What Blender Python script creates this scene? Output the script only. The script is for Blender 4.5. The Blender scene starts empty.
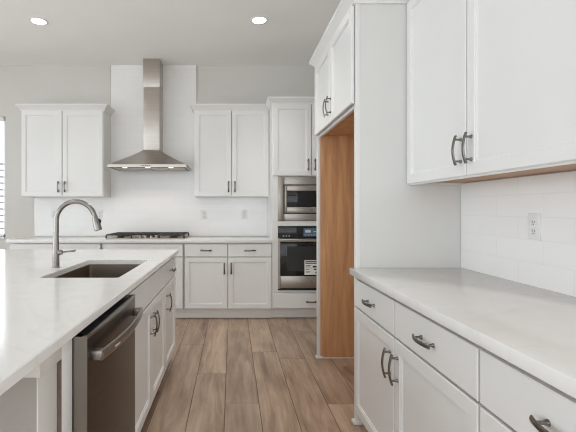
import bpy, bmesh, math, random
from mathutils import Vector, Matrix
random.seed(7)
PI = math.pi
S = bpy.context.scene
C = S.collection

# ------------------------------------------------------------------ camera, world, lights
cd = bpy.data.cameras.new('camera'); cam = bpy.data.objects.new('camera', cd); C.objects.link(cam)
cam.location = (0, 0, 1.252); cam.rotation_euler = (PI/2, 0, 0)
cd.sensor_width = 36; cd.lens = 25.0; cd.shift_x = 0.0964; cd.shift_y = -0.0113
cd.clip_start = 0.05; cd.clip_end = 100
S.camera = cam
S.view_settings.view_transform = 'Standard'; S.view_settings.look = 'None'
S.view_settings.gamma = 1.0; S.view_settings.exposure = 0.09
S.view_settings.use_curve_mapping = False

w = bpy.data.worlds.new('sky'); S.world = w; w.use_nodes = True
bg = w.node_tree.nodes['Background']
bg.inputs['Color'].default_value = (0.86, 0.93, 1.0, 1); bg.inputs['Strength'].default_value = 1.6

def area(name, loc, rot, sx, sy, e, col, spread=180):
    l = bpy.data.lights.new(name, 'AREA'); l.shape = 'RECTANGLE'; l.size = sx; l.size_y = sy
    l.energy = e; l.color = col; l.spread = math.radians(spread)
    o = bpy.data.objects.new(name, l); C.objects.link(o); o.location = loc; o.rotation_euler = rot
    return o
# daylight from the left wall and back window; fill areas are added, unseen
area('daylight_left', (-4.88, 1.4, 1.45), (0, -PI/2, 0), 2.3, 4.6, 64, (0.86, 0.95, 1.0))
area('fill_left_rear', (-4.88, -2.2, 1.45), (0, -PI/2, 0), 2.3, 2.0, 40, (0.88, 0.955, 1.0))  # added fill from an unseen opening at the left rear
area('fill_front', (-1.9, -3.38, 1.5), (PI/2, 0, 0), 5.2, 2.4, 11, (0.91, 0.965, 1.0))  # added soft fill from behind the camera
area('fill_aisle', (0.05, -3.38, 1.3), (PI/2, 0, 0), 1.4, 2.0, 23, (0.93, 0.975, 1.0))  # added fill down the aisle, no door stands here
area('fill_right', (1.29, -1.9, 1.45), (0, PI/2, 0), 2.2, 2.4, 34, (0.92, 0.97, 1.0))  # added fill to brighten the island fronts, source unseen
area('daylight_back', (-3.68, 5.13+.24, 1.66), (-PI/2, 0, 0), 1.4, 1.5, 15, (0.90, 0.96, 1.0))
S.cycles.diffuse_bounces = 8; S.cycles.filter_width = 1.1

# ------------------------------------------------------------------ materials
def nm(name):
    m = bpy.data.materials.new(name); m.use_nodes = True
    nt = m.node_tree; b = nt.nodes['Principled BSDF']
    return m, nt, b
def N(nt, t, **kw):
    n = nt.nodes.new(t)
    for k, v in kw.items(): setattr(n, k, v)
    return n
def L(nt, a, b): nt.links.new(a, b)
def setp(b, col=None, rough=None, metal=None, spec=None):
    if col is not None: b.inputs['Base Color'].default_value = (*col, 1)
    if rough is not None: b.inputs['Roughness'].default_value = rough
    if metal is not None: b.inputs['Metallic'].default_value = metal
    if spec is not None: b.inputs['Specular IOR Level'].default_value = spec
def noise_mat(name, col, rough, scale=3.0, amt=0.06, bump=0.0, bscale=200.0, metal=0.0, spec=0.5, stretch=(1, 1, 1)):
    m, nt, b = nm(name); setp(b, col, rough, metal, spec)
    tc = N(nt, 'ShaderNodeTexCoord'); mp = N(nt, 'ShaderNodeMapping'); mp.inputs['Scale'].default_value = stretch
    L(nt, tc.outputs['Object'], mp.inputs['Vector'])
    n = N(nt, 'ShaderNodeTexNoise'); n.inputs['Scale'].default_value = scale; n.inputs['Detail'].default_value = 4
    L(nt, mp.outputs[0], n.inputs['Vector'])
    r = N(nt, 'ShaderNodeValToRGB')
    lo = tuple(c*(1-amt) for c in col); hi = tuple(min(1, c*(1+amt)) for c in col)
    r.color_ramp.elements[0].color = (*lo, 1); r.color_ramp.elements[1].color = (*hi, 1)
    r.color_ramp.elements[0].position = .3; r.color_ramp.elements[1].position = .7
    L(nt, n.outputs['Fac'], r.inputs[0]); L(nt, r.outputs[0], b.inputs['Base Color'])
    if bump:
        n2 = N(nt, 'ShaderNodeTexNoise'); n2.inputs['Scale'].default_value = bscale; L(nt, mp.outputs[0], n2.inputs['Vector'])
        bp = N(nt, 'ShaderNodeBump'); bp.inputs['Strength'].default_value = bump; bp.inputs['Distance'].default_value = .002
        L(nt, n2.outputs['Fac'], bp.inputs['Height']); L(nt, bp.outputs[0], b.inputs['Normal'])
    return m
def tile_mat(name, axis):
    m, nt, b = nm(name); setp(b, rough=.16)
    tc = N(nt, 'ShaderNodeTexCoord'); sp = N(nt, 'ShaderNodeSeparateXYZ'); cb = N(nt, 'ShaderNodeCombineXYZ')
    L(nt, tc.outputs['Object'], sp.inputs[0])
    L(nt, sp.outputs['X' if axis == 'x' else 'Y'], cb.inputs[0])
    ad = N(nt, 'ShaderNodeMath', operation='ADD'); ad.inputs[1].default_value = -0.914
    L(nt, sp.outputs['Z'], ad.inputs[0]); L(nt, ad.outputs[0], cb.inputs[1])
    br = N(nt, 'ShaderNodeTexBrick'); br.offset = .5
    br.inputs['Scale'].default_value = 1.0; br.inputs['Brick Width'].default_value = .305
    br.inputs['Row Height'].default_value = .1016; br.inputs['Mortar Size'].default_value = .0022
    br.inputs['Mortar Smooth'].default_value = .3
    br.inputs['Color1'].default_value = (.88, .875, .865, 1); br.inputs['Color2'].default_value = (.86, .855, .845, 1)
    br.inputs['Mortar'].default_value = (.835, .825, .81, 1)
    L(nt, cb.outputs[0], br.inputs['Vector']); L(nt, br.outputs['Color'], b.inputs['Base Color'])
    n = N(nt, 'ShaderNodeTexNoise'); n.inputs['Scale'].default_value = 9; L(nt, tc.outputs['Object'], n.inputs['Vector'])
    mx = N(nt, 'ShaderNodeMath', operation='MULTIPLY_ADD'); mx.inputs[1].default_value = -1.0
    L(nt, br.outputs['Fac'], mx.inputs[0]); L(nt, n.outputs['Fac'], mx.inputs[2])
    bp = N(nt, 'ShaderNodeBump'); bp.inputs['Strength'].default_value = .25; bp.inputs['Distance'].default_value = .002
    L(nt, mx.outputs[0], bp.inputs['Height']); L(nt, bp.outputs[0], b.inputs['Normal'])
    return m
def quartz_mat(name):
    m, nt, b = nm(name); setp(b, rough=.13)
    tc = N(nt, 'ShaderNodeTexCoord')
    n = N(nt, 'ShaderNodeTexNoise'); n.inputs['Scale'].default_value = 1.7; n.inputs['Detail'].default_value = 6; n.inputs['Distortion'].default_value = 1.4
    L(nt, tc.outputs['Object'], n.inputs['Vector'])
    r = N(nt, 'ShaderNodeValToRGB'); cr = r.color_ramp
    cr.elements[0].position = .478; cr.elements[0].color = (.80, .79, .775, 1)
    cr.elements[1].position = .522; cr.elements[1].color = (.80, .79, .775, 1)
    e = cr.elements.new(.5); e.color = (.765, .755, .735, 1)
    L(nt, n.outputs['Fac'], r.inputs[0])
    n2 = N(nt, 'ShaderNodeTexNoise'); n2.inputs['Scale'].default_value = 14; n2.inputs['Detail'].default_value = 5
    L(nt, tc.outputs['Object'], n2.inputs['Vector'])
    r2 = N(nt, 'ShaderNodeValToRGB'); r2.color_ramp.elements[0].position = .3; r2.color_ramp.elements[0].color = (.975, .975, .97, 1)
    r2.color_ramp.elements[1].position = .62; r2.color_ramp.elements[1].color = (1, 1, 1, 1)
    L(nt, n2.outputs['Fac'], r2.inputs[0])
    mx = N(nt, 'ShaderNodeMix', data_type='RGBA', blend_type='MULTIPLY'); mx.inputs[0].default_value = 1
    L(nt, r.outputs[0], mx.inputs[6]); L(nt, r2.outputs[0], mx.inputs[7]); L(nt, mx.outputs[2], b.inputs['Base Color'])
    return m
def wood_mat(name, c1, c2, stretch=(14, 14, 1.2), rough=.4):
    m, nt, b = nm(name); setp(b, rough=rough)
    tc = N(nt, 'ShaderNodeTexCoord'); mp = N(nt, 'ShaderNodeMapping'); mp.inputs['Scale'].default_value = stretch
    L(nt, tc.outputs['Object'], mp.inputs['Vector'])
    n = N(nt, 'ShaderNodeTexNoise'); n.inputs['Scale'].default_value = 1.6; n.inputs['Detail'].default_value = 7; n.inputs['Distortion'].default_value = .5
    L(nt, mp.outputs[0], n.inputs['Vector'])
    r = N(nt, 'ShaderNodeValToRGB'); r.color_ramp.elements[0].color = (*c1, 1); r.color_ramp.elements[1].color = (*c2, 1)
    r.color_ramp.elements[0].position = .3; r.color_ramp.elements[1].position = .72
    L(nt, n.outputs['Fac'], r.inputs[0]); L(nt, r.outputs[0], b.inputs['Base Color'])
    return m
def floor_mat(name):
    m, nt, b = nm(name); setp(b, rough=.36)
    at = N(nt, 'ShaderNodeAttribute', attribute_name='tone'); tc = N(nt, 'ShaderNodeTexCoord')
    sp = N(nt, 'ShaderNodeSeparateColor'); L(nt, at.outputs['Color'], sp.inputs[0])
    off = N(nt, 'ShaderNodeVectorMath', operation='SCALE'); off.inputs['Scale'].default_value = 37.0; L(nt, at.outputs['Color'], off.inputs[0])
    add = N(nt, 'ShaderNodeVectorMath', operation='ADD'); L(nt, tc.outputs['Object'], add.inputs[0]); L(nt, off.outputs[0], add.inputs[1])
    mp = N(nt, 'ShaderNodeMapping'); mp.inputs['Scale'].default_value = (13, 1.3, 1); L(nt, add.outputs[0], mp.inputs['Vector'])
    n = N(nt, 'ShaderNodeTexNoise'); n.inputs['Scale'].default_value = 1.5; n.inputs['Detail'].default_value = 8; n.inputs['Roughness'].default_value = .62; n.inputs['Distortion'].default_value = .8
    L(nt, mp.outputs[0], n.inputs['Vector'])
    mp2 = N(nt, 'ShaderNodeMapping'); mp2.inputs['Scale'].default_value = (3.2, .9, 1); L(nt, add.outputs[0], mp2.inputs['Vector'])
    n2 = N(nt, 'ShaderNodeTexNoise'); n2.inputs['Scale'].default_value = 2.2; n2.inputs['Detail'].default_value = 4; L(nt, mp2.outputs[0], n2.inputs['Vector'])
    mixf = N(nt, 'ShaderNodeMath', operation='MULTIPLY_ADD'); mixf.inputs[1].default_value = .55
    s2 = N(nt, 'ShaderNodeMath', operation='MULTIPLY'); s2.inputs[1].default_value = .45
    L(nt, n2.outputs['Fac'], s2.inputs[0]); L(nt, n.outputs['Fac'], mixf.inputs[0]); L(nt, s2.outputs[0], mixf.inputs[2])
    r = N(nt, 'ShaderNodeValToRGB'); cr = r.color_ramp
    cr.elements[0].position = .32; cr.elements[0].color = (.205, .132, .088, 1)
    cr.elements[1].position = .70; cr.elements[1].color = (.59, .455, .345, 1)
    e = cr.elements.new(.5); e.color = (.405, .285, .203, 1)
    L(nt, mixf.outputs[0], r.inputs[0])
    tn = N(nt, 'ShaderNodeMath', operation='MULTIPLY_ADD'); tn.inputs[1].default_value = .26; tn.inputs[2].default_value = .88
    L(nt, sp.outputs[0], tn.inputs[0])
    mx = N(nt, 'ShaderNodeVectorMath', operation='SCALE'); L(nt, r.outputs[0], mx.inputs[0]); L(nt, tn.outputs[0], mx.inputs['Scale'])
    L(nt, mx.outputs[0], b.inputs['Base Color'])
    bp = N(nt, 'ShaderNodeBump'); bp.inputs['Strength'].default_value = .12; bp.inputs['Distance'].default_value = .002
    L(nt, n.outputs['Fac'], bp.inputs['Height']); L(nt, bp.outputs[0], b.inputs['Normal'])
    return m
def emit_mat(name, col, s):
    m, nt, b = nm(name); setp(b, col, .5)
    b.inputs['Emission Color'].default_value = (*col, 1); b.inputs['Emission Strength'].default_value = s
    return m
def glass_mat(name):
    m, nt, b = nm(name)
    t = N(nt, 'ShaderNodeBsdfTransparent'); g = N(nt, 'ShaderNodeBsdfGlossy'); g.inputs['Roughness'].default_value = .02
    f = N(nt, 'ShaderNodeFresnel'); f.inputs['IOR'].default_value = 1.45; x = N(nt, 'ShaderNodeMixShader')
    L(nt, f.outputs[0], x.inputs[0]); L(nt, t.outputs[0], x.inputs[1]); L(nt, g.outputs[0], x.inputs[2])
    L(nt, x.outputs[0], nt.nodes['Material Output'].inputs['Surface'])
    return m

M = dict(
    white=noise_mat('white_cabinet_paint', (.79, .785, .77), .34, 2.0, .015, .03, 60),
    laminate=noise_mat('pale_grey_laminate', (.71, .71, .69), .4, 2.0, .01),
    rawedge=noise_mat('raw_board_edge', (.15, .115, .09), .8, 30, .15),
    wall=noise_mat('greige_wall_paint', (.66, .64, .605), .75, 2.0, .02, .12, 160),
    ceil=noise_mat('ceiling_paint', (.92, .915, .90), .85, 1.5, .02, .15, 120),
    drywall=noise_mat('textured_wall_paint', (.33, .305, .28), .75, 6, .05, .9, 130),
    trim=noise_mat('white_trim_paint', (.80, .80, .79), .4, 3, .02),
    tile_x=tile_mat('glossy_subway_tile', 'x'), tile_y=tile_mat('glossy_subway_tile_side', 'y'),
    quartz=quartz_mat('white_quartz'), floor=floor_mat('oak_planks'),
    gap=noise_mat('dark_floor_seam', (.045, .03, .022), .8, 5, .1),
    wood=wood_mat('stained_maple_veneer', (.46, .225, .105), (.70, .40, .20)),
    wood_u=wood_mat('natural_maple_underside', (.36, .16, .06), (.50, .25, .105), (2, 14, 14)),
    steel=noise_mat('brushed_stainless', (.53, .49, .45), .33, 3, .06, .06, 60, metal=1.0, stretch=(1, 1, 30)),
    steel_h=noise_mat('brushed_stainless_horizontal', (.42, .385, .35), .34, 3, .06, .05, 60, metal=1.0, stretch=(1, 1, 40)),
    sink=noise_mat('satin_sink_steel', (.34, .285, .235), .30, 4, .05, metal=1.0),
    nickel=noise_mat('brushed_nickel', (.29, .27, .25), .22, 6, .06, metal=1.0),
    pewter=noise_mat('dark_pewter', (.22, .205, .19), .22, 8, .12, metal=1.0),
    slate=noise_mat('dark_slate_steel', (.104, .089, .079), .30, 4, .08, .05, 60, metal=1.0, stretch=(1, 1, 30)),
    slate_l=noise_mat('slate_steel_edge', (.30, .275, .25), .30, 4, .06, metal=1.0),
    black=noise_mat('black_glass', (.012, .012, .013), .08, 3, .1),
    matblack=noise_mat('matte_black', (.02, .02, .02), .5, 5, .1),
    iron=noise_mat('cast_iron', (.03, .027, .025), .55, 20, .2, .3, 150),
    plastic=noise_mat('white_plastic', (.80, .80, .79), .35, 4, .01),
    slot=noise_mat('slot_black', (.03, .03, .03), .6, 4, .1),
    paper=noise_mat('white_paper', (.80, .80, .78), .7, 10, .02),
    ink=noise_mat('black_ink', (.03, .03, .03), .7, 10, .1),
    bulb=emit_mat('warm_bulb', (1.0, .95, .86), 9.0),
    hoodlamp=emit_mat('hood_lamp', (1.0, .88, .70), 1.6),
    display=emit_mat('oven_display', (.05, .09, .13), .35),
    mark=noise_mat('pale_print', (.6, .6, .6), .5, 4, .05),
    slat=noise_mat('blind_slat', (.70, .71, .72), .5, 4, .02),
    glass=glass_mat('window_glass'),
)

# ------------------------------------------------------------------ mesh helpers
def box(bm, x0, x1, y0, y1, z0, z1, bev=0.0):
    vs = [bm.verts.new((x, y, z)) for z in (z0, z1) for y in (y0, y1) for x in (x0, x1)]
    idx = [(0, 2, 3, 1), (4, 5, 7, 6), (0, 1, 5, 4), (2, 6, 7, 3), (0, 4, 6, 2), (1, 3, 7, 5)]
    fs = [bm.faces.new([vs[i] for i in f]) for f in idx]
    if bev:
        es = list({e for f in fs for e in f.edges})
        bmesh.ops.bevel(bm, geom=es, offset=bev, segments=2, affect='EDGES', profile=.5)
def ring(c, t, r, seg, up=None):
    t = Vector(t).normalized(); a = Vector(up) if up else (Vector((0, 0, 1)) if abs(t.z) < .9 else Vector((1, 0, 0)))
    u = t.cross(a).normalized(); v = u.cross(t)
    rx, ry = (r if isinstance(r, tuple) else (r, r))
    return [Vector(c) + u*math.cos(2*PI*k/seg)*rx + v*math.sin(2*PI*k/seg)*ry for k in range(seg)]
def tube(bm, pts, radii, seg=14, up=None, cap=True):
    pts = [Vector(p) for p in pts]; loops = []
    if not isinstance(radii, list): radii = [radii]*len(pts)
    for i, p in enumerate(pts):
        if i == 0: t = pts[1]-p
        elif i == len(pts)-1: t = p-pts[i-1]
        else:
            t = pts[i+1]-pts[i-1]
            if t.length < 1e-7: t = p-pts[i-1]
        loops.append([bm.verts.new(c) for c in ring(p, t, radii[i], seg, up)])
    for a, b in zip(loops, loops[1:]):
        for k in range(seg): bm.faces.new((a[k], a[(k+1) % seg], b[(k+1) % seg], b[k]))
    if cap:
        bm.faces.new(loops[0][::-1]); bm.faces.new(loops[-1])
def lathe(bm, axis_p, prof, seg=32, axis='z'):
    loops = []
    for r, h in prof:
        lp = []
        for k in range(seg):
            a = 2*PI*k/seg; p = (r*math.cos(a), r*math.sin(a), h)
            if axis == 'y': p = (p[0], h, p[1])
            elif axis == 'x': p = (h, p[0], p[1])
            lp.append(bm.verts.new(Vector(axis_p)+Vector(p)))
        loops.append(lp)
    for a, b in zip(loops, loops[1:]):
        for k in range(seg): bm.faces.new((a[k], a[(k+1) % seg], b[(k+1) % seg], b[k]))
    bm.faces.new(loops[0]); bm.faces.new(loops[-1])
def bmn(): return bmesh.new()
def obj(name, bm, m, parent=None, ang=35):
    bmesh.ops.recalc_face_normals(bm, faces=bm.faces[:])
    me = bpy.data.meshes.new(name); bm.to_mesh(me); bm.free()
    if m is not None: me.materials.append(M[m] if isinstance(m, str) else m)
    me.polygons.foreach_set('use_smooth', [True]*len(me.polygons)); me.set_sharp_from_angle(angle=math.radians(ang))
    o = bpy.data.objects.new(name, me); C.objects.link(o)
    if parent: o.parent = parent
    return o
def bobj(name, m, parent, *boxes, bev=0.0):
    bm = bmn()
    for b in boxes: box(bm, *b, bev=bev)
    return obj(name, bm, m, parent)
def tag(o, label, cat, group=None):
    o['label'] = label; o['category'] = cat
    if group: o['group'] = group
    return o
def thing(name, label, cat, loc=(0, 0, 0), rz=0.0, group=None):
    o = bpy.data.objects.new(name, None); C.objects.link(o); o.location = loc; o.rotation_euler = (0, 0, rz)
    o.empty_display_size = .1
    return tag(o, label, cat, group)
def struct(name, bm, m, parent=None):
    o = obj(name, bm, m, parent)
    if not parent: o['kind'] = 'structure'
    return o

def panel_door(name, parent, x0, x1, z0, z1, m='white', rail=.051, t=.02, shaker=True, yf=-.02):
    """door or drawer front facing -y: back at yf+t, face at yf"""
    bm = bmn()
    def loop(i, y): return [bm.verts.new(p) for p in ((x0+i, y, z0+i), (x1-i, y, z0+i), (x1-i, y, z1-i), (x0+i, y, z1-i))]
    seq = [(0, yf+t), (0, yf+.003), (.003, yf)]
    if shaker: seq += [(rail, yf), (rail+.002, yf+.004), (rail+.008, yf+.0055), (rail+.010, yf+.011)]
    ls = [loop(*s) for s in seq]
    bm.faces.new(ls[0]); bm.faces.new(ls[-1])
    for a, b in zip(ls, ls[1:]):
        for k in range(4): bm.faces.new((a[k], a[(k+1) % 4], b[(k+1) % 4], b[k]))
    return obj(name, bm, m, parent, 20)
def pull(parent, cx, cz, axis, Ln=.15, yf=-.02, m='pewter'):
    """arched bar pull on two flared posts, on a face at y=yf"""
    bm = bmn(); n = 12
    P = (lambda s, y: (cx+s, y, cz)) if axis == 'x' else (lambda s, y: (cx, y, cz+s))
    h = Ln/2; pts = []; rad = []
    for i in range(n+1):
        u = -1+2*i/n
        pts.append(P(u*h, yf-.024-.013*(1-u*u)))
        wd = .0078+.0016*abs(u)**2
        rad.append((wd, .0046) if axis == 'x' else (wd, .0046))
    tube(bm, pts, rad, 10, up=(0, 1, 0))
    for s in (-1, 1):
        u = s*(h-.017); yy = yf-.024-.013*(1-(u/h)**2)
        tube(bm, [P(u, yf), P(u, yf-.004), P(u, yf-.010), P(u, yy)], [.0085, .0075, .0045, .005], 12)
    return obj('handle', bm, m, parent)
def crown(parent, path, z0, m='white', hgt=.075, out=.05):
    prof = [(0, 0), (.010, 0), (.012, .012), (out*.55, hgt*.45), (out*.9, hgt*.70), (out, hgt*.76), (out, hgt), (0, hgt)]
    bm = bmn(); P = [Vector(p) for p in path]; loops = []
    def nrm(a, b):
        d = (b-a).normalized(); return Vector((d.y, -d.x))    # outward = right of travel
    for i, p in enumerate(P):
        if i == 0: v = nrm(P[0], P[1])
        elif i == len(P)-1: v = nrm(P[-2], P[-1])
        else:
            a = nrm(P[i-1], p); b = nrm(p, P[i+1]); v = (a+b)/(1+a.dot(b))
        loops.append([bm.verts.new((p.x+v.x*o_, p.y+v.y*o_, z0+h_)) for o_, h_ in prof])
    k = len(prof)
    for a, b in zip(loops, loops[1:]):
        for i in range(k): bm.faces.new((a[i], a[(i+1) % k], b[(i+1) % k], b[i]))
    bm.faces.new(loops[0]); bm.faces.new(loops[-1])
    return obj('crown_moulding', bm, m, parent, 25)

# ------------------------------------------------------------------ setting
XW, YW, ZC = 1.338, 5.13, 3.098          # right wall, back wall, ceiling
XL, YF = -5.0, -3.5
# floor: planks as faces over a dark base
bm = bmn(); box(bm, XL-.1, XW+.1, YF-.1, YW+.1, -.1, -.0025); struct('floor', bm, 'gap')
bm = bmn(); lay = bm.loops.layers.color.new('tone')
pw, pl, x0c = .2195, 1.545, -.048
seam = {-2: 3.707, -1: 3.057, 0: 2.588, 1: 3.52, 2: 3.352, 3: 2.575, 4: 3.2}
for c in range(-23, 7):
    xa = x0c + c*pw; xb = xa+pw
    if xb < XL or xa > XW: continue
    s0 = seam.get(c, 2.5 + (c*0.61 % 1)*pl); k = math.floor((YF-s0)/pl)
    while True:
        ya = s0+k*pl; yb = ya+pl; k += 1
        if ya > YW: break
        a, b, yA, yB = max(xa, XL)+.0013, min(xb, XW)-.0013, max(ya, YF)+.0012, min(yb, YW)-.0012
        if yB <= yA: continue
        f0 = len(bm.faces); e = .0018
        col = (random.random(), random.random(), random.random(), 1)
        top = [bm.verts.new(p) for p in ((a+e, yA+e, 0), (b-e, yA+e, 0), (b-e, yB-e, 0), (a+e, yB-e, 0))]
        bot = [bm.verts.new(p) for p in ((a, yA, -.0025), (b, yA, -.0025), (b, yB, -.0025), (a, yB, -.0025))]
        fs = [bm.faces.new(top)]+[bm.faces.new((bot[i], bot[(i+1) % 4], top[(i+1) % 4], top[i])) for i in range(4)]
        for f in fs:
            for l in f.loops: l[lay] = col
fp = obj('floor', bm, 'floor'); fp['kind'] = 'structure'
bm = bmn(); box(bm, XL-.1, XW+.1, YF-.1, YW+.1, ZC, ZC+.1); struct('ceiling', bm, 'ceil')
bm = bmn(); box(bm, XW, XW+.12, -.65, YW+.12, 0, ZC); box(bm, XW, XW+.12, YF-.12, -3.15, 0, ZC)
box(bm, XW, XW+.12, -3.15, -.65, 0, .30); box(bm, XW, XW+.12, -3.15, -.65, 2.6, ZC); struct('wall_right', bm, 'wall')  # opening behind the camera added for the right fill
# back wall with a window opening at the far left
wx0, wx1, wz0, wz1 = -4.45, -2.912, .88, 2.445
bm = bmn()
box(bm, wx1, XW, YW, YW+.14, 0, ZC); box(bm, XL-.12, wx0, YW, YW+.14, 0, ZC)
box(bm, wx0, wx1, YW, YW+.14, 0, wz0); box(bm, wx0, wx1, YW, YW+.14, wz1, ZC); struct('wall_back', bm, 'wall')
# left wall with a wide opening, front and left-rear openings added for fill light
bm = bmn(); box(bm, XL-.12, XL, YF-.12, -3.25, 0, ZC); box(bm, XL-.12, XL, -1.15, -.95, 0, ZC)
box(bm, XL-.12, XL, -3.25, -1.15, 0, .25); box(bm, XL-.12, XL, -3.25, -1.15, 2.65, ZC); box(bm, XL-.12, XL, 3.75, YW+.14, 0, ZC)
box(bm, XL-.12, XL, -.95, 3.75, 0, .25); box(bm, XL-.12, XL, -.95, 3.75, 2.65, ZC); struct('wall_left', bm, 'wall')
bm = bmn(); box(bm, XL, -4.6, YF-.12, YF, 0, ZC); box(bm, .8, XW, YF-.12, YF, 0, ZC)
box(bm, -4.6, .8, YF-.12, YF, 0, .25); box(bm, -4.6, .8, YF-.12, YF, 2.75, ZC); struct('wall_front', bm, 'wall')
def window(name, axis, a0, a1, z0, z1, p, s, mull):
    """frame in the plane axis=p (x-plane or y-plane), s = inward sign"""
    def B(bm, u0, u1, d0, d1, za, zb, bev=.002):
        d0, d1 = sorted((p+s*d0, p+s*d1))
        if axis == 'y': box(bm, u0, u1, d0, d1, za, zb, bev)
        else: box(bm, d0, d1, u0, u1, za, zb, bev)
    bm = bmn()
    for u0, u1, za, zb in ((a0, a0+.05, z0, z1), (a1-.05, a1, z0, z1), (a0, a1, z1-.045, z1), (a0, a1, z0, z0+.05)):
        B(bm, u0, u1, -.13, -.06, za, zb)
    for k in range(1, mull+1):
        c = a0+(a1-a0)*k/(mull+1); B(bm, c-.025, c+.025, -.13, -.07, z0, z1)
    o = struct(name, bm, 'trim')
    bm = bmn(); B(bm, a0+.03, a1-.03, -.10, -.094, z0+.03, z1-.03, 0); obj('pane', bm, 'glass', o)
    bm = bmn(); B(bm, a0+.001, a1-.001, -.058, .03, z0, z0+.02); obj('sill', bm, 'trim', o)
    return o
window('window_1', 'y', wx0, wx1, wz0, wz1, YW, -1, 1)
window('window_2', 'x', -.95, 3.75, .25, 2.65, XL, 1, 2)
window('added_window_3', 'y', -4.6, .8, .25, 2.75, YF, 1, 2)  # unseen window added for the front and aisle fill
window('added_window_5', 'x', -3.25, -1.15, .25, 2.65, XL, 1, 1)  # unseen window added for the left-rear fill
window('added_window_4', 'x', -3.15, -.65, .30, 2.6, XW, -1, 1)  # unseen window added for the right fill
# blind half way down inside the back window
bl = thing('window_blind', 'white horizontal slat blind in the window left of the wall cabinets', 'blind', (-3.68, YW+.006, 0))
bobj('head_rail', 'trim', bl, (-.74, .74, 0, .045, 2.395, 2.44), bev=.003)
bm = bmn()
z = 1.84
while z > .93:
    tiltv = .010
    vs = [(-.73, .004, z+tiltv), (.73, .004, z+tiltv), (.73, .042, z-tiltv), (-.73, .042, z-tiltv)]
    for dz in (0, .003): pass
    t_ = [bm.verts.new((a, b, c+.0015)) for a, b, c in vs]; b_ = [bm.verts.new((a, b, c-.0015)) for a, b, c in vs]
    bm.faces.new(t_); bm.faces.new(b_[::-1])
    for i in range(4): bm.faces.new((b_[i], b_[(i+1) % 4], t_[(i+1) % 4], t_[i]))
    z -= .083
obj('slats', bm, 'slat', bl)
bm = bmn()
for xx in (-.5, 0, .5): tube(bm, [(xx, .023, .92), (xx, .023, 2.39)], .0015, 6)
obj('cord', bm, 'trim', bl)
bobj('bottom_rail', 'trim', bl, (-.73, .73, .008, .04, .905, .925), bev=.003)

# ------------------------------------------------------------------ backsplashes
bs = thing('tile_backsplash', 'glossy white subway tile rising to the ceiling behind the steel hood', 'backsplash', (0, YW, 0))
bobj('tile_field', 'tile_x', bs, (-2.53, .445, -.011, 0, .914, 1.409), (-1.556, -.463, -.0112, 0, 1.409, ZC))
for b_ in ((-2.536, -2.530, -.013, 0, .914, 1.409), (-1.562, -1.556, -.013, 0, 2.522, ZC), (-.463, -.457, -.013, 0, 2.522, ZC)): bobj('edge_trim', 'steel', bs, b_)
bs2 = thing('tile_backsplash', 'glossy white subway tile along the right-hand wall under the wall cabinet', 'backsplash', (XW, 1.4, 0))
bm = bmn(); box(bm, -.011, -.001, -.87, .925-.0005, .914, 1.40); obj('tile_field', bm, 'tile_y', bs2)

# ------------------------------------------------------------------ back run
FY = 4.54                                  # face-frame plane of the back run (door faces 20 mm proud)
ZT = .876
def base_cab(label, origin, rz, wd, depth, z0, drawers, doors, toe=.06, zd=.712, ztop=.862, hx=None, group=None, hollow=False, dh=.15, dtop=None, toe_m='white', rims='', subtop=0, nofalse=()):
    t = thing('base_cabinet', label, 'cabinet', origin, rz, group)
    e = .0006
    if hollow:
        bobj('carcass', 'white', t, (e, .018, 0, depth, z0, ZT), (wd-.018, wd-e, 0, depth, z0, ZT), (.018, wd-.018, 0, depth, z0, z0+.018),
             (.018, wd-.018, depth-.012, depth, z0+.018, ZT), (.018, wd-.018, 0, .018, ZT-.010, ZT), (.018, wd-.018, .03, .048, zd-.02, zd+.01),
             (wd/2-.02, wd/2+.02, .03, .048, z0, zd))
    else:
        bx = [(e, wd-e, .035, depth, z0, ZT), (e, wd-e, 0, .035, ZT-.010, ZT), (e, wd-e, 0, .035, z0, z0+.004)]
        if 'l' in rims: bx.append((e, .0105, 0, .035, z0+.004, ZT-.010))
        if 'r' in rims: bx.append((wd-.0105, wd-e, 0, .035, z0+.004, ZT-.010))
        bobj('carcass', 'white', t, *bx)
    if subtop: bobj('sub_top', 'white', t, (e, .03, .03, depth, ZT, subtop), (wd-.03, wd-e, .03, depth, ZT, subtop))
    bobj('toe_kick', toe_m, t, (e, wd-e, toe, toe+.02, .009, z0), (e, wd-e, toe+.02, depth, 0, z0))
    for i, (a, b) in enumerate(drawers):
        d = panel_door('drawer', t, a, b, zd+.004, ztop, shaker=False)
        if i not in nofalse: pull(d, (a+b)/2, (zd+ztop)/2+.002, 'x', dh)
    for a, b, side in doors:
        d = panel_door('door', t, a, b, z0+.006, zd-.006)
        hx_ = a+.035 if side == 'l' else b-.035
        if side != 'n': pull(d, hx_, zd-.006-.045-.075, 'z', .13)
    return t
e = .004
base_cab('white base cabinet with two drawers and two doors, left of the wall oven', (-.551, FY, 0), 0, .997, .58, .125,
         [(e+.006, .4945), (.5025, .997-e)], [(e+.006, .4945, 'r'), (.5025, .997-e, 'l')], zd=.715, dh=.124)
base_cab('white base cabinet under the gas cooktop', (-1.48, FY, 0), 0, .929, .58, .125,
         [(.012, .917)], [(.012, .4605, 'r'), (.4685, .917, 'l')], zd=.715, nofalse=(0,))
base_cab('white base cabinet behind the faucet, at the left end of the back counter', (-2.53, FY, 0), 0, 1.05, .58, .125,
         [(.012, .521), (.529, 1.036)], [(.012, .521, 'r'), (.529, 1.036, 'l')], zd=.715, dh=.124)
bm = bmn(); box(bm, -2.55, .444, 4.494, YW-.0115, .878, .914, .003)
tag(obj('countertop', bm, 'quartz'), 'white quartz worktop along the back wall carrying the gas cooktop', 'worktop')
bpy.data.objects['countertop'].location.z = -.0015

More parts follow.
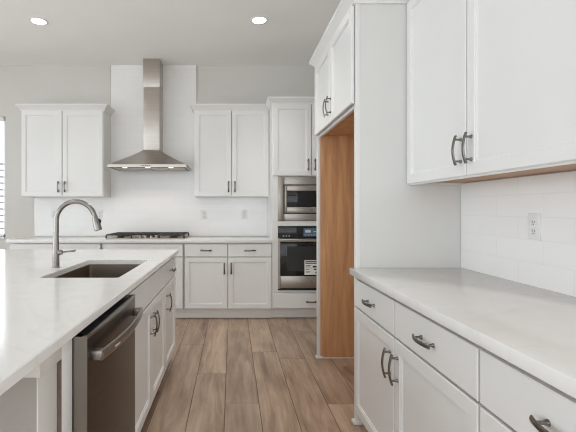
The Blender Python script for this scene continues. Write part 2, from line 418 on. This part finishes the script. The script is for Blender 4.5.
def wall_cab(label, origin, rz, wd, depth, z0, doors, z1=2.446, ctop=.075, under='white', path=None, hy=.10):
    t = thing('wall_cabinet', label, 'cabinet', origin, rz); e = .0006
    bobj('carcass', 'white', t, (e, wd-e, .035, depth, z0+.022, z1), (e, .014, 0, .035, z0+.022, z1), (wd-.014, wd-e, 0, .035, z0+.022, z1), (.014, wd-.014, 0, .035, z1-.012, z1), (e, wd-e, 0, .019, z0, z0+.022), (e, .019, .019, depth, z0, z0+.022), (wd-.019, wd-e, .019, depth, z0, z0+.022))
    bobj('underside', under, t, (.019, wd-.019, .019, depth, z0+.014, z0+.022))
    for a, b, side in doors:
        d = panel_door('door', t, a, b, z0+.007, z1-.004)
        pull(d, a+.035 if side == 'l' else b-.035, z0+.12, 'z', .13)
    if path: crown(t, path, z1)
    return t
UY = 4.845
dU = YW-.0115-UY
wall_cab('white two-door wall cabinet with crown moulding, left of the hood', (-2.556, UY, 0), 0, 1.0, dU, 1.405,
         [(.008, .4965, 'r'), (.5045, .991, 'l')], path=[(0, dU), (0, 0), (1.0, 0), (1.0, dU)])
wall_cab('white two-door wall cabinet with crown moulding, right of the hood', (-.464, UY, 0), 0, .9095, dU, 1.405,
         [(.010, .4515, 'r'), (.4585, .900, 'l')], path=[(0, dU), (0, 0), (.9093, 0)])

# tall oven cabinet
tc = thing('oven_cabinet', 'tall white cabinet housing the microwave and the wall oven', 'cabinet', (.446, FY, 0)); TW = .872; TD = YW-FY-.001
cx = .447
bobj('carcass', 'white', tc, (0, .02, 0, TD, .125, 2.446), (TW-.02, TW, 0, TD, .125, 2.446), (.02, TW-.02, TD-.012, TD, .125, 2.446),
     (.02, TW-.02, 0, TD-.012, 1.628, 1.645), (.02, TW-.02, .035, TD-.012, 1.645, 2.446), (.02, TW-.02, 0, .035, 2.435, 2.446), (.02, TW-.02, 0, TD-.012, 1.066, 1.120), (.02, TW-.02, .03, TD-.012, .125, .31), (.02, TW-.02, 0, TD-.012, .31, .336),
     (.02, cx-.3785, 0, .02, .336, 1.066), (cx+.3785, TW-.02, 0, .02, .336, 1.066), (.02, cx-.3785, 0, .02, 1.12, 1.628), (cx+.3785, TW-.02, 0, .02, 1.12, 1.628))
bobj('toe_kick', 'white', tc, (0, TW, .075, .095, .009, .125), (0, TW, .095, TD, 0, .125))
for a, b, s in ((.014, .4435, 'r'), (.4505, .866, 'l')):
    d = panel_door('door', tc, a, b, 1.640, 2.442); pull(d, a+.035 if s == 'l' else b-.035, 1.757, 'z', .13)
d = panel_door('drawer', tc, .014, .866, .137, .305, shaker=False); pull(d, cx, .212, 'x', .13)
crown(tc, [(0, .235), (0, 0), (TW, 0)], 2.446)

def badge(parent, x, y, z, r=.014):
    bm = bmn(); lathe(bm, (x, y, z), [(r, 0), (r, -.002), (r*.9, -.003)], 20, 'y'); b = obj('badge', bm, 'slate', parent)
    bm = bmn()
    pts = [(x+r*.72*math.cos(a), y-.0032, z+r*.72*math.sin(a)) for a in [2*PI*k/20 for k in range(20)]]
    tube(bm, pts+[pts[0]], r*.06, 6)
    # script curls
    tube(bm, [(x-r*.1+r*.3*math.cos(a), y-.0032, z+r*.32*math.sin(a)) for a in [.6+.45*k for k in range(11)]], r*.07, 6)
    tube(bm, [(x+r*.25+r*.22*math.cos(a), y-.0032, z+r*.32*math.sin(a)) for a in [.5+.5*k for k in range(10)]], r*.07, 6)
    obj('emblem', bm, 'mark', b)
# microwave (face 20 mm proud of the frame)
mw = thing('microwave', 'built-in stainless microwave above the wall oven', 'microwave', (.893, FY, 1.1205)); hw = .3780
bobj('housing', 'matblack', mw, (-hw+.02, hw-.02, .001, .45, .001, .500))
def frame(bm, x0, x1, z0, z1, l, r, b, t, y0, y1, bev=.002):
    box(bm, x0, x0+l, y0, y1, z0, z1, bev); box(bm, x1-r, x1, y0, y1, z0, z1, bev)
    box(bm, x0+l, x1-r, y0, y1, z0, z0+b, bev); box(bm, x0+l, x1-r, y0, y1, z1-t, z1, bev)
bm = bmn(); frame(bm, -hw, hw, .004, .502, .074, .074, .090, .098, -.012, .001); obj('trim_frame', bm, 'steel_h', mw)
bm = bmn(); frame(bm, -.303, .303, .095, .403, .026, .12, .064, .062, -.024, -.004, .003); dr = obj('door', bm, 'steel_h', mw)
bm = bmn(); frame(bm, -.316, .316, .082, .416, .015, .015, .015, .015, -.0135, -.006, 0); obj('gasket', bm, 'matblack', mw)
bobj('window', 'black', dr, (-.277, .183, -.020, -.006, .159, .341), bev=.001)
bobj('control_panel', 'black', mw, (.188, .298, -.026, -.024, .11, .39), bev=.0005)
badge(mw, 0, -.024, .126)
# wall oven
ov = thing('built_in_oven', 'built-in stainless wall oven with black glass and a paper sticker, below the microwave', 'oven', (.893, FY, .3365))
bobj('housing', 'matblack', ov, (-hw+.02, hw-.02, .001, .53, .001, .725))
bobj('control_panel', 'black', ov, (-hw, hw, -.022, .001, .592, .726), bev=.002)
for b_ in ((-hw, -hw+.024, -.018, .001, .02, .592), (hw-.024, hw, -.018, .001, .02, .592)): bobj('side_trim', 'steel_h', ov, b_)
d = bobj('door', 'steel_h', ov, (-hw+.026, hw-.026, -.034, .0005, .030, .165), (-hw+.026, hw-.026, -.034, .0005, .555, .585), (-hw+.03, hw-.03, -.006, .0005, .16, .56), bev=.002)
bobj('glass', 'black', d, (-hw+.026, hw-.026, -.035, -.006, .1655, .5545), bev=.002)
bobj('window', 'matblack', d, (-hw+.10, hw-.10, -.0355, -.0348, .22, .50))
bm = bmn(); tube(bm, [(-hw+.01, -.066, .562), (hw-.01, -.066, .562)], .0125, 14)
for s in (-1, 1): tube(bm, [(s*(hw-.06), -.034, .562), (s*(hw-.06), -.064, .562)], .009, 10)
obj('handle', bm, 'steel_h', d)
bobj('vent', 'matblack', ov, (-hw, hw, -.012, .001, .001, .019))
bobj('display', 'display', ov, (-.09, .10, -.0235, -.0218, .612, .704))
for b_ in [(-.075+.032*k, -.055+.032*k, -.0242, -.0232, .625, .631) for k in range(5)]+[(-.07, -.01, -.0242, -.0232, .655, .685), (.02, .08, -.0242, -.0232, .66, .668)]:
    bobj('screen_mark', 'mark', ov, b_)
for k in range(3): bobj('control_mark', 'mark', ov, (-.325+.032*k, -.307+.032*k, -.0232, -.0218, .612, .620))
st = bobj('sticker', 'paper', ov, (-.082, .075, -.0368, -.0345, .180, .345))
bm = bmn()
for (a, b, z_, h_) in ((-.072, .065, .325, .010), (-.072, .065, .305, .012), (-.07, -.01, .282, .006), (-.07, -.02, .268, .005), (-.07, .0, .255, .004), (.01, .06, .262, .02), (.02, .062, .235, .015), (-.07, -.03, .235, .006), (-.07, -.015, .215, .004), (-.07, -.025, .203, .004), (.04, .065, .195, .02)):
    box(bm, a, b, -.0376, -.0366, z_, z_+h_)
obj('printing', bm, 'ink', st)
badge(ov, 0, -.034, .098)

# ------------------------------------------------------------------ hood and cooktop
hd = thing('range_hood', 'stainless chimney range hood over the cooktop', 'range hood', (-.99, YW-.0115, 0))
bm = bmn()
zb = 1.739
def rect(bm, x, ya, yb, z): return [bm.verts.new(p) for p in ((-x, ya, z), (x, ya, z), (x, yb, z), (-x, yb, z))]
ls = [rect(bm, .440, -.475, 0, zb+.004), rect(bm, .457, -.492, 0, zb+.004), rect(bm, .457, -.492, 0, zb+.036)]
for k in range(1, 13):
    u = k/12
    f = (1-u)**1.18
    ls.append(rect(bm, .102+(.457-.102)*f, -.235-(.492-.235)*f, 0, zb+.036+(.205)*u))
for a, b in zip(ls, ls[1:]):
    for k in range(4): bm.faces.new((a[k], a[(k+1) % 4], b[(k+1) % 4], b[k]))
bm.faces.new(ls[-1])
can = obj('canopy', bm, 'steel', hd, 25)
bobj('underside', 'matblack', hd, (-.44, .44, -.475, -.003, zb+.006, zb+.016))
for a in (-.42, 0.01):
    bm = bmn(); box(bm, a, a+.41, -.40, -.05, zb+.002, zb+.007, .001)
    for k in range(9): box(bm, a+.03+.04*k, a+.045+.04*k, -.37, -.08, zb, zb+.003)
    obj('filter', bm, 'steel', hd)
for x in (-.27, .0, .27):
    bm = bmn(); lathe(bm, (x, -.435, 0), [(.028, zb+.007), (.028, zb+.001), (.022, zb)], 20); lp_ = obj('lamp', bm, 'hoodlamp', hd)
    l = bpy.data.lights.new('hood_light', 'SPOT'); l.energy = 2.6; l.color = (1, .86, .76); l.spot_size = 2.4; l.spot_blend = .6; l.shadow_soft_size = .02
    lo = bpy.data.objects.new('hood_light', l); C.objects.link(lo); lo.parent = lp_; lo.location = (x, -.435, zb-.004)
bm = bmn()
for k in range(5): lathe(bm, (-.06+.022*k, -.492, zb+.02), [(.006, .001), (.006, -.003), (.005, -.004)], 12, 'y')
obj('buttons', bm, 'matblack', hd)
bobj('duct_cover', 'steel', hd, (-.098, .098, -.226, 0, zb+.235, 2.75), bev=.002)
bobj('duct_cover', 'steel', hd, (-.102, .102, -.230, 0, 2.747, ZC-.0005), bev=.002)

ck = thing('gas_cooktop', 'stainless gas cooktop with black cast iron grates on the back worktop', 'cooktop', (-1.002, 4.82, .9128))
bobj('tray', 'steel_h', ck, (-.450, .450, -.255, .255, 0, .010), bev=.004)
burn = [(-.31, -.12, .035), (-.31, .12, .042), (0, .04, .055), (.31, -.12, .042), (.31, .12, .035)]
for x, y, r in burn:
    bm = bmn(); lathe(bm, (x, y, .010), [(r*1.25, 0), (r*1.2, .008), (r, .010), (r, .018), (r*.95, .022), (r*.2, .023)], 24); obj('burner', bm, 'iron', ck)
for gx in (-.300, 0, .300):
    bm = bmn(); hw_, hd_ = .1455, .235
    yb0 = -hd_ if gx else -.15
    zt = .040
    b = .0055
    for yy in (yb0, hd_): box(bm, gx-hw_, gx+hw_, yy-b, yy+b, zt, zt+.013, .002)
    for xx in (gx-hw_, gx+hw_): box(bm, xx-b, xx+b, yb0, hd_, zt, zt+.013, .002)
    for t_ in (-.5, 0, .5): box(bm, gx+t_*hw_*1.0-b*.8, gx+t_*hw_*1.0+b*.8, yb0, hd_, zt+.001, zt+.013, .002)
    for yy in ((-.12, 0, .12) if gx else (0, .12)): box(bm, gx-hw_, gx+hw_, yy-b*.8, yy+b*.8, zt+.001, zt+.013, .002)
    for xx in (-1, 1):
        for yy in (yb0, hd_): tube(bm, [(gx+xx*hw_, yy, .010), (gx+xx*hw_, yy, zt+.004)], [.010, .007], 10)
    obj('grate', bm, 'iron', ck)
for k in range(5):
    bm = bmn(); lathe(bm, (-.128+.064*k, -.205, .010), [(.021, 0), (.021, .006), (.017, .008), (.0155, .026), (.014, .028)], 20); obj('knob', bm, 'steel_h', ck)

# ------------------------------------------------------------------ outlets
def outlet(label, loc, rz, group=None):
    o = thing('wall_outlet', label, 'outlet', loc, rz, group)
    bobj('cover_plate', 'plastic', o, (-.036, .036, -.006, 0, -.059, .059), bev=.002)
    for s in (-1, 1):
        zc = s*.020
        bm = bmn(); box(bm, -.0165, .0165, -.008, -.005, zc-.0145, zc+.0145, .004); r = obj('receptacle', bm, 'plastic', o)
        bm = bmn(); box(bm, -.0075, -.0052, -.0087, -.0078, zc-.001, zc+.009); box(bm, .0052, .0075, -.0087, -.0078, zc-.001, zc+.007)
        lathe(bm, (0, -.0078, zc-.0075), [(.0028, 0), (.0028, -.0009)], 10, 'y'); obj('slots', bm, 'slot', r)
    return o
TY = YW-.011
outlet('white double outlet in the tile left of the cooktop', (-1.700, TY, 1.19), 0)
outlet('white double outlet in the tile just right of the cooktop', (-.372, TY, 1.188), 0)
outlet('white double outlet in the tile nearest the wall oven', (.153, TY, 1.188), 0)
outlet('white double outlet in the tile behind the tall faucet', (-2.29, TY, 1.205), 0)
outlet('white double outlet on the right-hand tiled wall', (XW-.010, 1.755, 1.175), -PI/2)

# ------------------------------------------------------------------ refrigerator surround (right wall), open bay
fs = thing('refrigerator_surround', 'tall white surround of the empty refrigerator bay, wood-lined with doors above', 'cabinet', (.711, 3.395, 0), -PI/2)
DP = XW-.711-.0005; ZB = 1.855
pf = bobj('side_panel', 'white', fs, (.012, .033, .003, DP, 0, 2.446))
vn = bobj('veneer', 'wood', pf, (.033, .0355, .027, DP, .012, ZB+.0195)); vn['label'] = 'warm stained wood lining'
bobj('front_stile', 'white', pf, (.010, .0375, 0, .027, 0, 2.446), bev=.001)
pn = bobj('side_panel', 'laminate', fs, (1.045, 1.068, .004, DP, 0, 2.446))
vn = bobj('veneer', 'wood', pn, (1.0425, 1.045, .028, DP, .012, ZB+.0195)); vn['label'] = 'warm stained wood lining'
bobj('front_stile', 'white', pn, (1.0425, 1.0705, .006, .030, 0, 2.446), bev=.001)
for p, xa, xb in ((pf, .004, .044), (pn, 1.034, 1.077)):
    bm = bmn(); box(bm, xa, xb, -.010, .045, 0, .022, .005); obj('shoe_moulding', bm, 'white', p)
bobj('carcass', 'white', fs, (.0385, 1.0395, .05, DP, ZB+.030, 2.446), (.0385, 1.0395, .014, .034, ZB, ZB+.03))
bobj('underside', 'wood', fs, (.0385, 1.0395, .034, DP, ZB+.020, ZB+.030))
for a, b, s in ((.018, .5345, 'r'), (.5425, 1.058, 'l')):
    d = panel_door('door', fs, a, b, ZB+.018, 2.442, yf=-.018, t=.018); pull(d, a+.035 if s == 'l' else b-.035, ZB+.13, 'z', .13, yf=-.018)
crown(fs, [(.010, DP), (.010, -.002), (1.0705, -.002), (1.0705, .30)], 2.446)

# ------------------------------------------------------------------ right run
base_cab('white base cabinet with two drawers and two doors beside the refrigerator bay', (.725, 2.3235, 0), -PI/2, 1.1765, .60, .088,
         [(.008, .5735), (.5815, 1.1715)], [(.008, .5735, 'r'), (.5815, 1.1715, 'l')], zd=.695, ztop=.852, dh=.124, rims='l')
base_cab('white base cabinet at the near end of the right-hand run', (.725, 1.1465, 0), -PI/2, .60, .60, .088,
         [(.005, .590)], [(.005, .590, 'r')], zd=.695, ztop=.852, dh=.124, rims='r')
bm = bmn(); box(bm, .679, XW-.0005, .48, 2.3240, ZT, .914, .003)
tag(obj('countertop', bm, 'quartz'), 'white quartz worktop along the right-hand wall', 'worktop')
RX = 1.028
dR = XW-RX-.0005
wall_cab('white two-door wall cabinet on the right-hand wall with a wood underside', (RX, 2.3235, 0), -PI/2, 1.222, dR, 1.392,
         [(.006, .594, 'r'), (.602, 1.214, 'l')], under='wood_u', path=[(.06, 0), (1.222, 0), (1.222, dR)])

# ------------------------------------------------------------------ island
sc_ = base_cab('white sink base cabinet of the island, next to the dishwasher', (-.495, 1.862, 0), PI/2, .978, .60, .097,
         [(.008, .970)], [(.008, .492, 'r'), (.499, .970, 'l')], zd=.709, ztop=.862, hollow=True, nofalse=(0,), toe_m='matblack', subtop=.8858)  # black toe kick paints in the shade of its recess
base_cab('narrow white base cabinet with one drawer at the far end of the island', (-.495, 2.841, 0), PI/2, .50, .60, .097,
         [(.006, .492)], [(.006, .492, 'l')], zd=.709, ztop=.862, dh=.12, toe_m='matblack', rims='r', subtop=.8858)  # toe recess shade put into the colour here too
# dishwasher, local x along the aisle, y into the cabinet
DW = .600
dw = thing('dishwasher', 'dark slate dishwasher with a bar handle in the island', 'dishwasher', (-.482, 1.2015, 0), PI/2)
bobj('tub', 'matblack', dw, (.004, DW-.004, .002, .57, .10, .868))
bobj('toe_kick', 'matblack', dw, (.004, DW-.004, .06, .50, 0, .10))
def bow(u): return -.044-.013*(1-(2*u-1)**2)
def bowed(bm, xs0, xs1, z0, z1, yb, n=16, d=0.0):
    fr = []; bk = []
    for i in range(n+1):
        x = xs0+(xs1-xs0)*i/n; y = bow(x/DW)-d
        fr.append((bm.verts.new((x, y, z0)), bm.verts.new((x, y, z1)))); bk.append((bm.verts.new((x, yb, z0)), bm.verts.new((x, yb, z1))))
    for i in range(n):
        bm.faces.new((fr[i][0], fr[i+1][0], fr[i+1][1], fr[i][1])); bm.faces.new((bk[i][0], bk[i][1], bk[i+1][1], bk[i+1][0]))
        bm.faces.new((fr[i][1], fr[i+1][1], bk[i+1][1], bk[i][1])); bm.faces.new((fr[i][0], bk[i][0], bk[i+1][0], fr[i+1][0]))
    for i in (0, n): bm.faces.new((fr[i][0], fr[i][1], bk[i][1], bk[i][0]))
bm = bmn(); bowed(bm, .004, DW-.004, .115, .866, .001)
dd = obj('door', bm, 'slate', dw)
bm = bmn(); bowed(bm, .0035, DW-.0035, .862, .8705, -.03, d=.0006)
ct = obj('door_edge', bm, 'slate_l', dd)
bobj('control_strip', 'black', dd, (.02, DW-.02, -.040, .0005, .8705, .8725))
bm = bmn(); bowed(bm, .003, .0045, .115, .868, -.001)
obj('side_trim', bm, 'slate_l', dd)
bm = bmn()
hp = []
for i in range(17):
    u = i/16; x = .03+(DW-.06)*u; hp.append((x, bow(x/DW)-.030-.012*(1-(2*u-1)**2), .803))
tube(bm, hp, [(.017, .010)]*17, 12, up=(0, 1, 0))
for x in (.045, DW-.045): box(bm, x-.02, x+.02, bow(x/DW)-.034, bow(x/DW)+.004, .788, .818, .004)
hh = obj('handle', bm, 'slate_l', dd)
bm = bmn()
for k in range(5):
    x = .11+.009*k; y = bow(x/DW)-.030-.012*(1-(2*(x-.03)/(DW-.06)-1)**2)-.0098
    box(bm, x, x+.006, y-.0012, y+.002, .800, .806)
obj('lettering', bm, 'mark', hh)

# end of the island: painted end wall with apron trim and a return panel
iw = thing('island_end_wall', 'grey textured end wall of the island under the worktop overhang', 'end wall', (-1.2, 1.0, 0))
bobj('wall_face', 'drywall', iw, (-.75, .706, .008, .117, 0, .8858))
bobj('return_panel', 'wall', iw, (.706, .710, .008, .117, 0, .8858), bev=.001)
bobj('apron_trim', 'wall', iw, (-.75, .720, -.002, .008, .832, .8858), (.710, .720, .008, .125, .832, .8858), bev=.0012)
bobj('end_stile', 'white', iw, (.62, .720, .1255, .199, 0, .8858), bev=.001)
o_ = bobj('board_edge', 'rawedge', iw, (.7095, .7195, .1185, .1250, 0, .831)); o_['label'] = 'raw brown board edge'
bk = thing('island_back_panel', 'white panelled back of the island on its seating side', 'panel', (-1.2, 2.2, 0))
bobj('board', 'white', bk, (-.50, -.48, -1.075, 1.14, 0, .8858))
for k in range(3):
    y0 = -1.07+.737*k
    bobj('stile', 'white', bk, (-.512, -.50, y0, y0+.07, 0, ZT), bev=.001)
# island worktop with the sink cut-out
bm = bmn()
ix0, ix1, iy0, iy1 = -2.06, -.456, .66, 3.389
sx0, sx1, sy0, sy1 = -.958, -.565, 1.98, 2.677
def rrect(x0, x1, y0, y1, r, n=5):
    pts = []
    for cx_, cy_, a0 in ((x1-r, y1-r, 0), (x0+r, y1-r, PI/2), (x0+r, y0+r, PI), (x1-r, y0+r, 1.5*PI)):
        for k in range(n+1):
            a = a0+PI/2*k/n; pts.append((cx_+r*math.cos(a), cy_+r*math.sin(a)))
    return pts
def plate_with_hole(bm, outer, inner, z0, z1, ch=.003):
    def lp(pts, z): return [bm.verts.new((x, y, z)) for x, y in pts]
    c = lambda P, d: [(x+(-d if x > sum(p[0] for p in P)/len(P) else d), y+(-d if y > sum(p[1] for p in P)/len(P) else d)) for x, y in P]
    o0 = lp(outer, z0); o1 = lp(outer, z1-ch); o2 = lp(c(outer, ch), z1)
    i0 = lp(inner, z0); i2 = lp(inner, z1)
    n = len(outer)
    for a, b in ((o0, o1), (o1, o2), (o2, i2), (i2, i0), (i0, o0)):
        for k in range(n): bm.faces.new((a[k], a[(k+1) % n], b[(k+1) % n], b[k]))
plate_with_hole(bm, rrect(ix0, ix1, iy0, iy1, .004), rrect(sx0, sx1, sy0, sy1, .018), .886, .914)
tag(obj('countertop', bm, 'quartz', None, 30), 'white quartz island worktop with a sink cut-out', 'worktop')
# undermount sink
sk = thing('kitchen_sink', 'undermount stainless sink basin in the island worktop', 'sink', ((sx0+sx1)/2, (sy0+sy1)/2, .6495))
bm = bmn(); hx_, hy_ = (sx1-sx0)/2+.003, (sy1-sy0)/2+.003
def lpz(hx, hy, r, z): return [bm.verts.new((x, y, z)) for x, y in rrect(-hx, hx, -hy, hy, r)]
ls = [lpz(hx_+.015, hy_+.02, .03, .2355), lpz(hx_, hy_, .02, .2355), lpz(hx_-.004, hy_-.004, .02, .03), lpz(hx_-.03, hy_-.03, .03, .004), lpz(.045, .045, .044, 0),
      lpz(.045, .045, .044, -.004), lpz(hx_-.025, hy_-.025, .03, .0), lpz(hx_+.0, hy_+.0, .02, .028), lpz(hx_+.004, hy_+.004, .02, .2325), lpz(hx_+.015, hy_+.02, .03, .2325)]
for a, b in zip(ls, ls[1:]+ls[:1]):
    n = len(a)
    for k in range(n): bm.faces.new((a[k], a[(k+1) % n], b[(k+1) % n], b[k]))
obj('basin', bm, 'sink', sk, 40)
bm = bmn(); lathe(bm, (0, 0, -.004), [(.046, 0), (.046, .005), (.040, .006), (.034, .003), (.005, .003)], 28); obj('drain', bm, 'nickel', sk)
# faucet
FX, FYY = -1.028, 2.33
fc = thing('kitchen_faucet', 'tall brushed nickel gooseneck faucet beside the island sink', 'faucet', (FX, FYY, .914))
bm = bmn(); lathe(bm, (0, 0, 0), [(.0235, 0), (.0235, .004), (.0195, .007), (.0190, .06), (.0165, .13), (.0150, .19), (.0143, .21)], 28); obj('body', bm, 'nickel', fc)
cxr, czr, rr = .1155, .271, .1135
pts = [(.002, 0, .20), (.002, 0, .24)]
angs = [PI-(PI-math.radians(15))*k/22 for k in range(23)]
pts += [(cxr+rr*math.cos(a), 0, czr+rr*math.sin(a)) for a in angs]
bm = bmn(); tube(bm, pts, .0140, 18, up=(0, 1, 0)); obj('spout', bm, 'nickel', fc)
ex, ez = pts[-1][0], pts[-1][2]; dx, dz = .258, -.966
bm = bmn(); q = lambda s: (ex+dx*s, 0, ez+dz*s)
tube(bm, [q(-.002), q(.012), q(.02), q(.06), q(.085), q(.088)], [.0150, .0165, .0185, .0215, .0225, .020], 20, up=(0, 1, 0)); sh = obj('spray_head', bm, 'nickel', fc)
bm = bmn(); tube(bm, [(ex+dx*.022+.017, 0, ez+dz*.022+.004), (ex+dx*.035+.022, 0, ez+dz*.035+.006), (ex+dx*.05+.0185, 0, ez+dz*.05+.005)], [.005, .008, .005], 10); obj('spray_button', bm, 'matblack', sh)
bm = bmn(); tube(bm, [(.012, 0, .088), (.028, 0, .088), (.038, 0, .0885)], [.0155, .016, .012], 18)
tube(bm, [(.030, 0, .088), (.06, -.002, .092), (.112, -.004, .099), (.116, -.004, .0995)], [.0058, .0054, .006, .005], 10); obj('lever', bm, 'nickel', fc)

# ------------------------------------------------------------------ ceiling lights
def downlight(label, x, y, watts):
    o = thing('recessed_light', label, 'ceiling light', (x, y, ZC))
    bm = bmn(); n = 32; prof = [(.088, 0), (.088, -.004), (.082, -.007), (.068, -.006), (.066, -.002), (.066, 0)]
    loops = [[bm.verts.new((r*math.cos(2*PI*k/n), r*math.sin(2*PI*k/n), h)) for k in range(n)] for r, h in prof]
    for a, b in zip(loops, loops[1:]):
        for k in range(n): bm.faces.new((a[k], a[(k+1) % n], b[(k+1) % n], b[k]))
    obj('trim_ring', bm, 'trim', o)
    bm = bmn(); lathe(bm, (0, 0, 0), [(.066, 0), (.066, -.0025), (.06, -.003)], n); obj('lens', bm, 'bulb', o)
    l = bpy.data.lights.new('can_bulb', 'SPOT'); l.energy = watts; l.color = (1, .98, .94); l.spot_size = 1.75; l.spot_blend = .8; l.shadow_soft_size = .06
    lo = bpy.data.objects.new('can_bulb', l); C.objects.link(lo); lo.parent = o; lo.location = (0, 0, -.012)
downlight('round recessed ceiling light above the island side, left of the hood', -1.90, 3.92, 18)
downlight('round recessed ceiling light above the aisle, right of the hood', .26, 3.90, 36)
for x_, y_, p_, w_ in ((-.10, 2.85, 52, 'middle of the aisle, out of frame'), (-1.90, 1.75, 10, 'island, out of frame'), (-1.9, -.6, 20, 'dining side'), (.2, -.6, 20, 'entry side')):
    downlight('added recessed fill light over the ' + w_, x_, y_, p_)  # unseen fixtures added to lift light on floor, ceiling and aisle

# ------------------------------------------------------------------ groups of repeats
for o in list(C.objects):
    if o.parent is None and 'label' in o:
        g = {'base_cabinet': 'white base cabinets', 'wall_cabinet': 'white wall cabinets', 'wall_outlet': 'white wall outlets',
             'recessed_light': 'recessed ceiling lights', 'countertop': 'white quartz worktops', 'tile_backsplash': 'tiled backsplashes'}.get(o.name.split('.')[0])
        if g: o['group'] = g
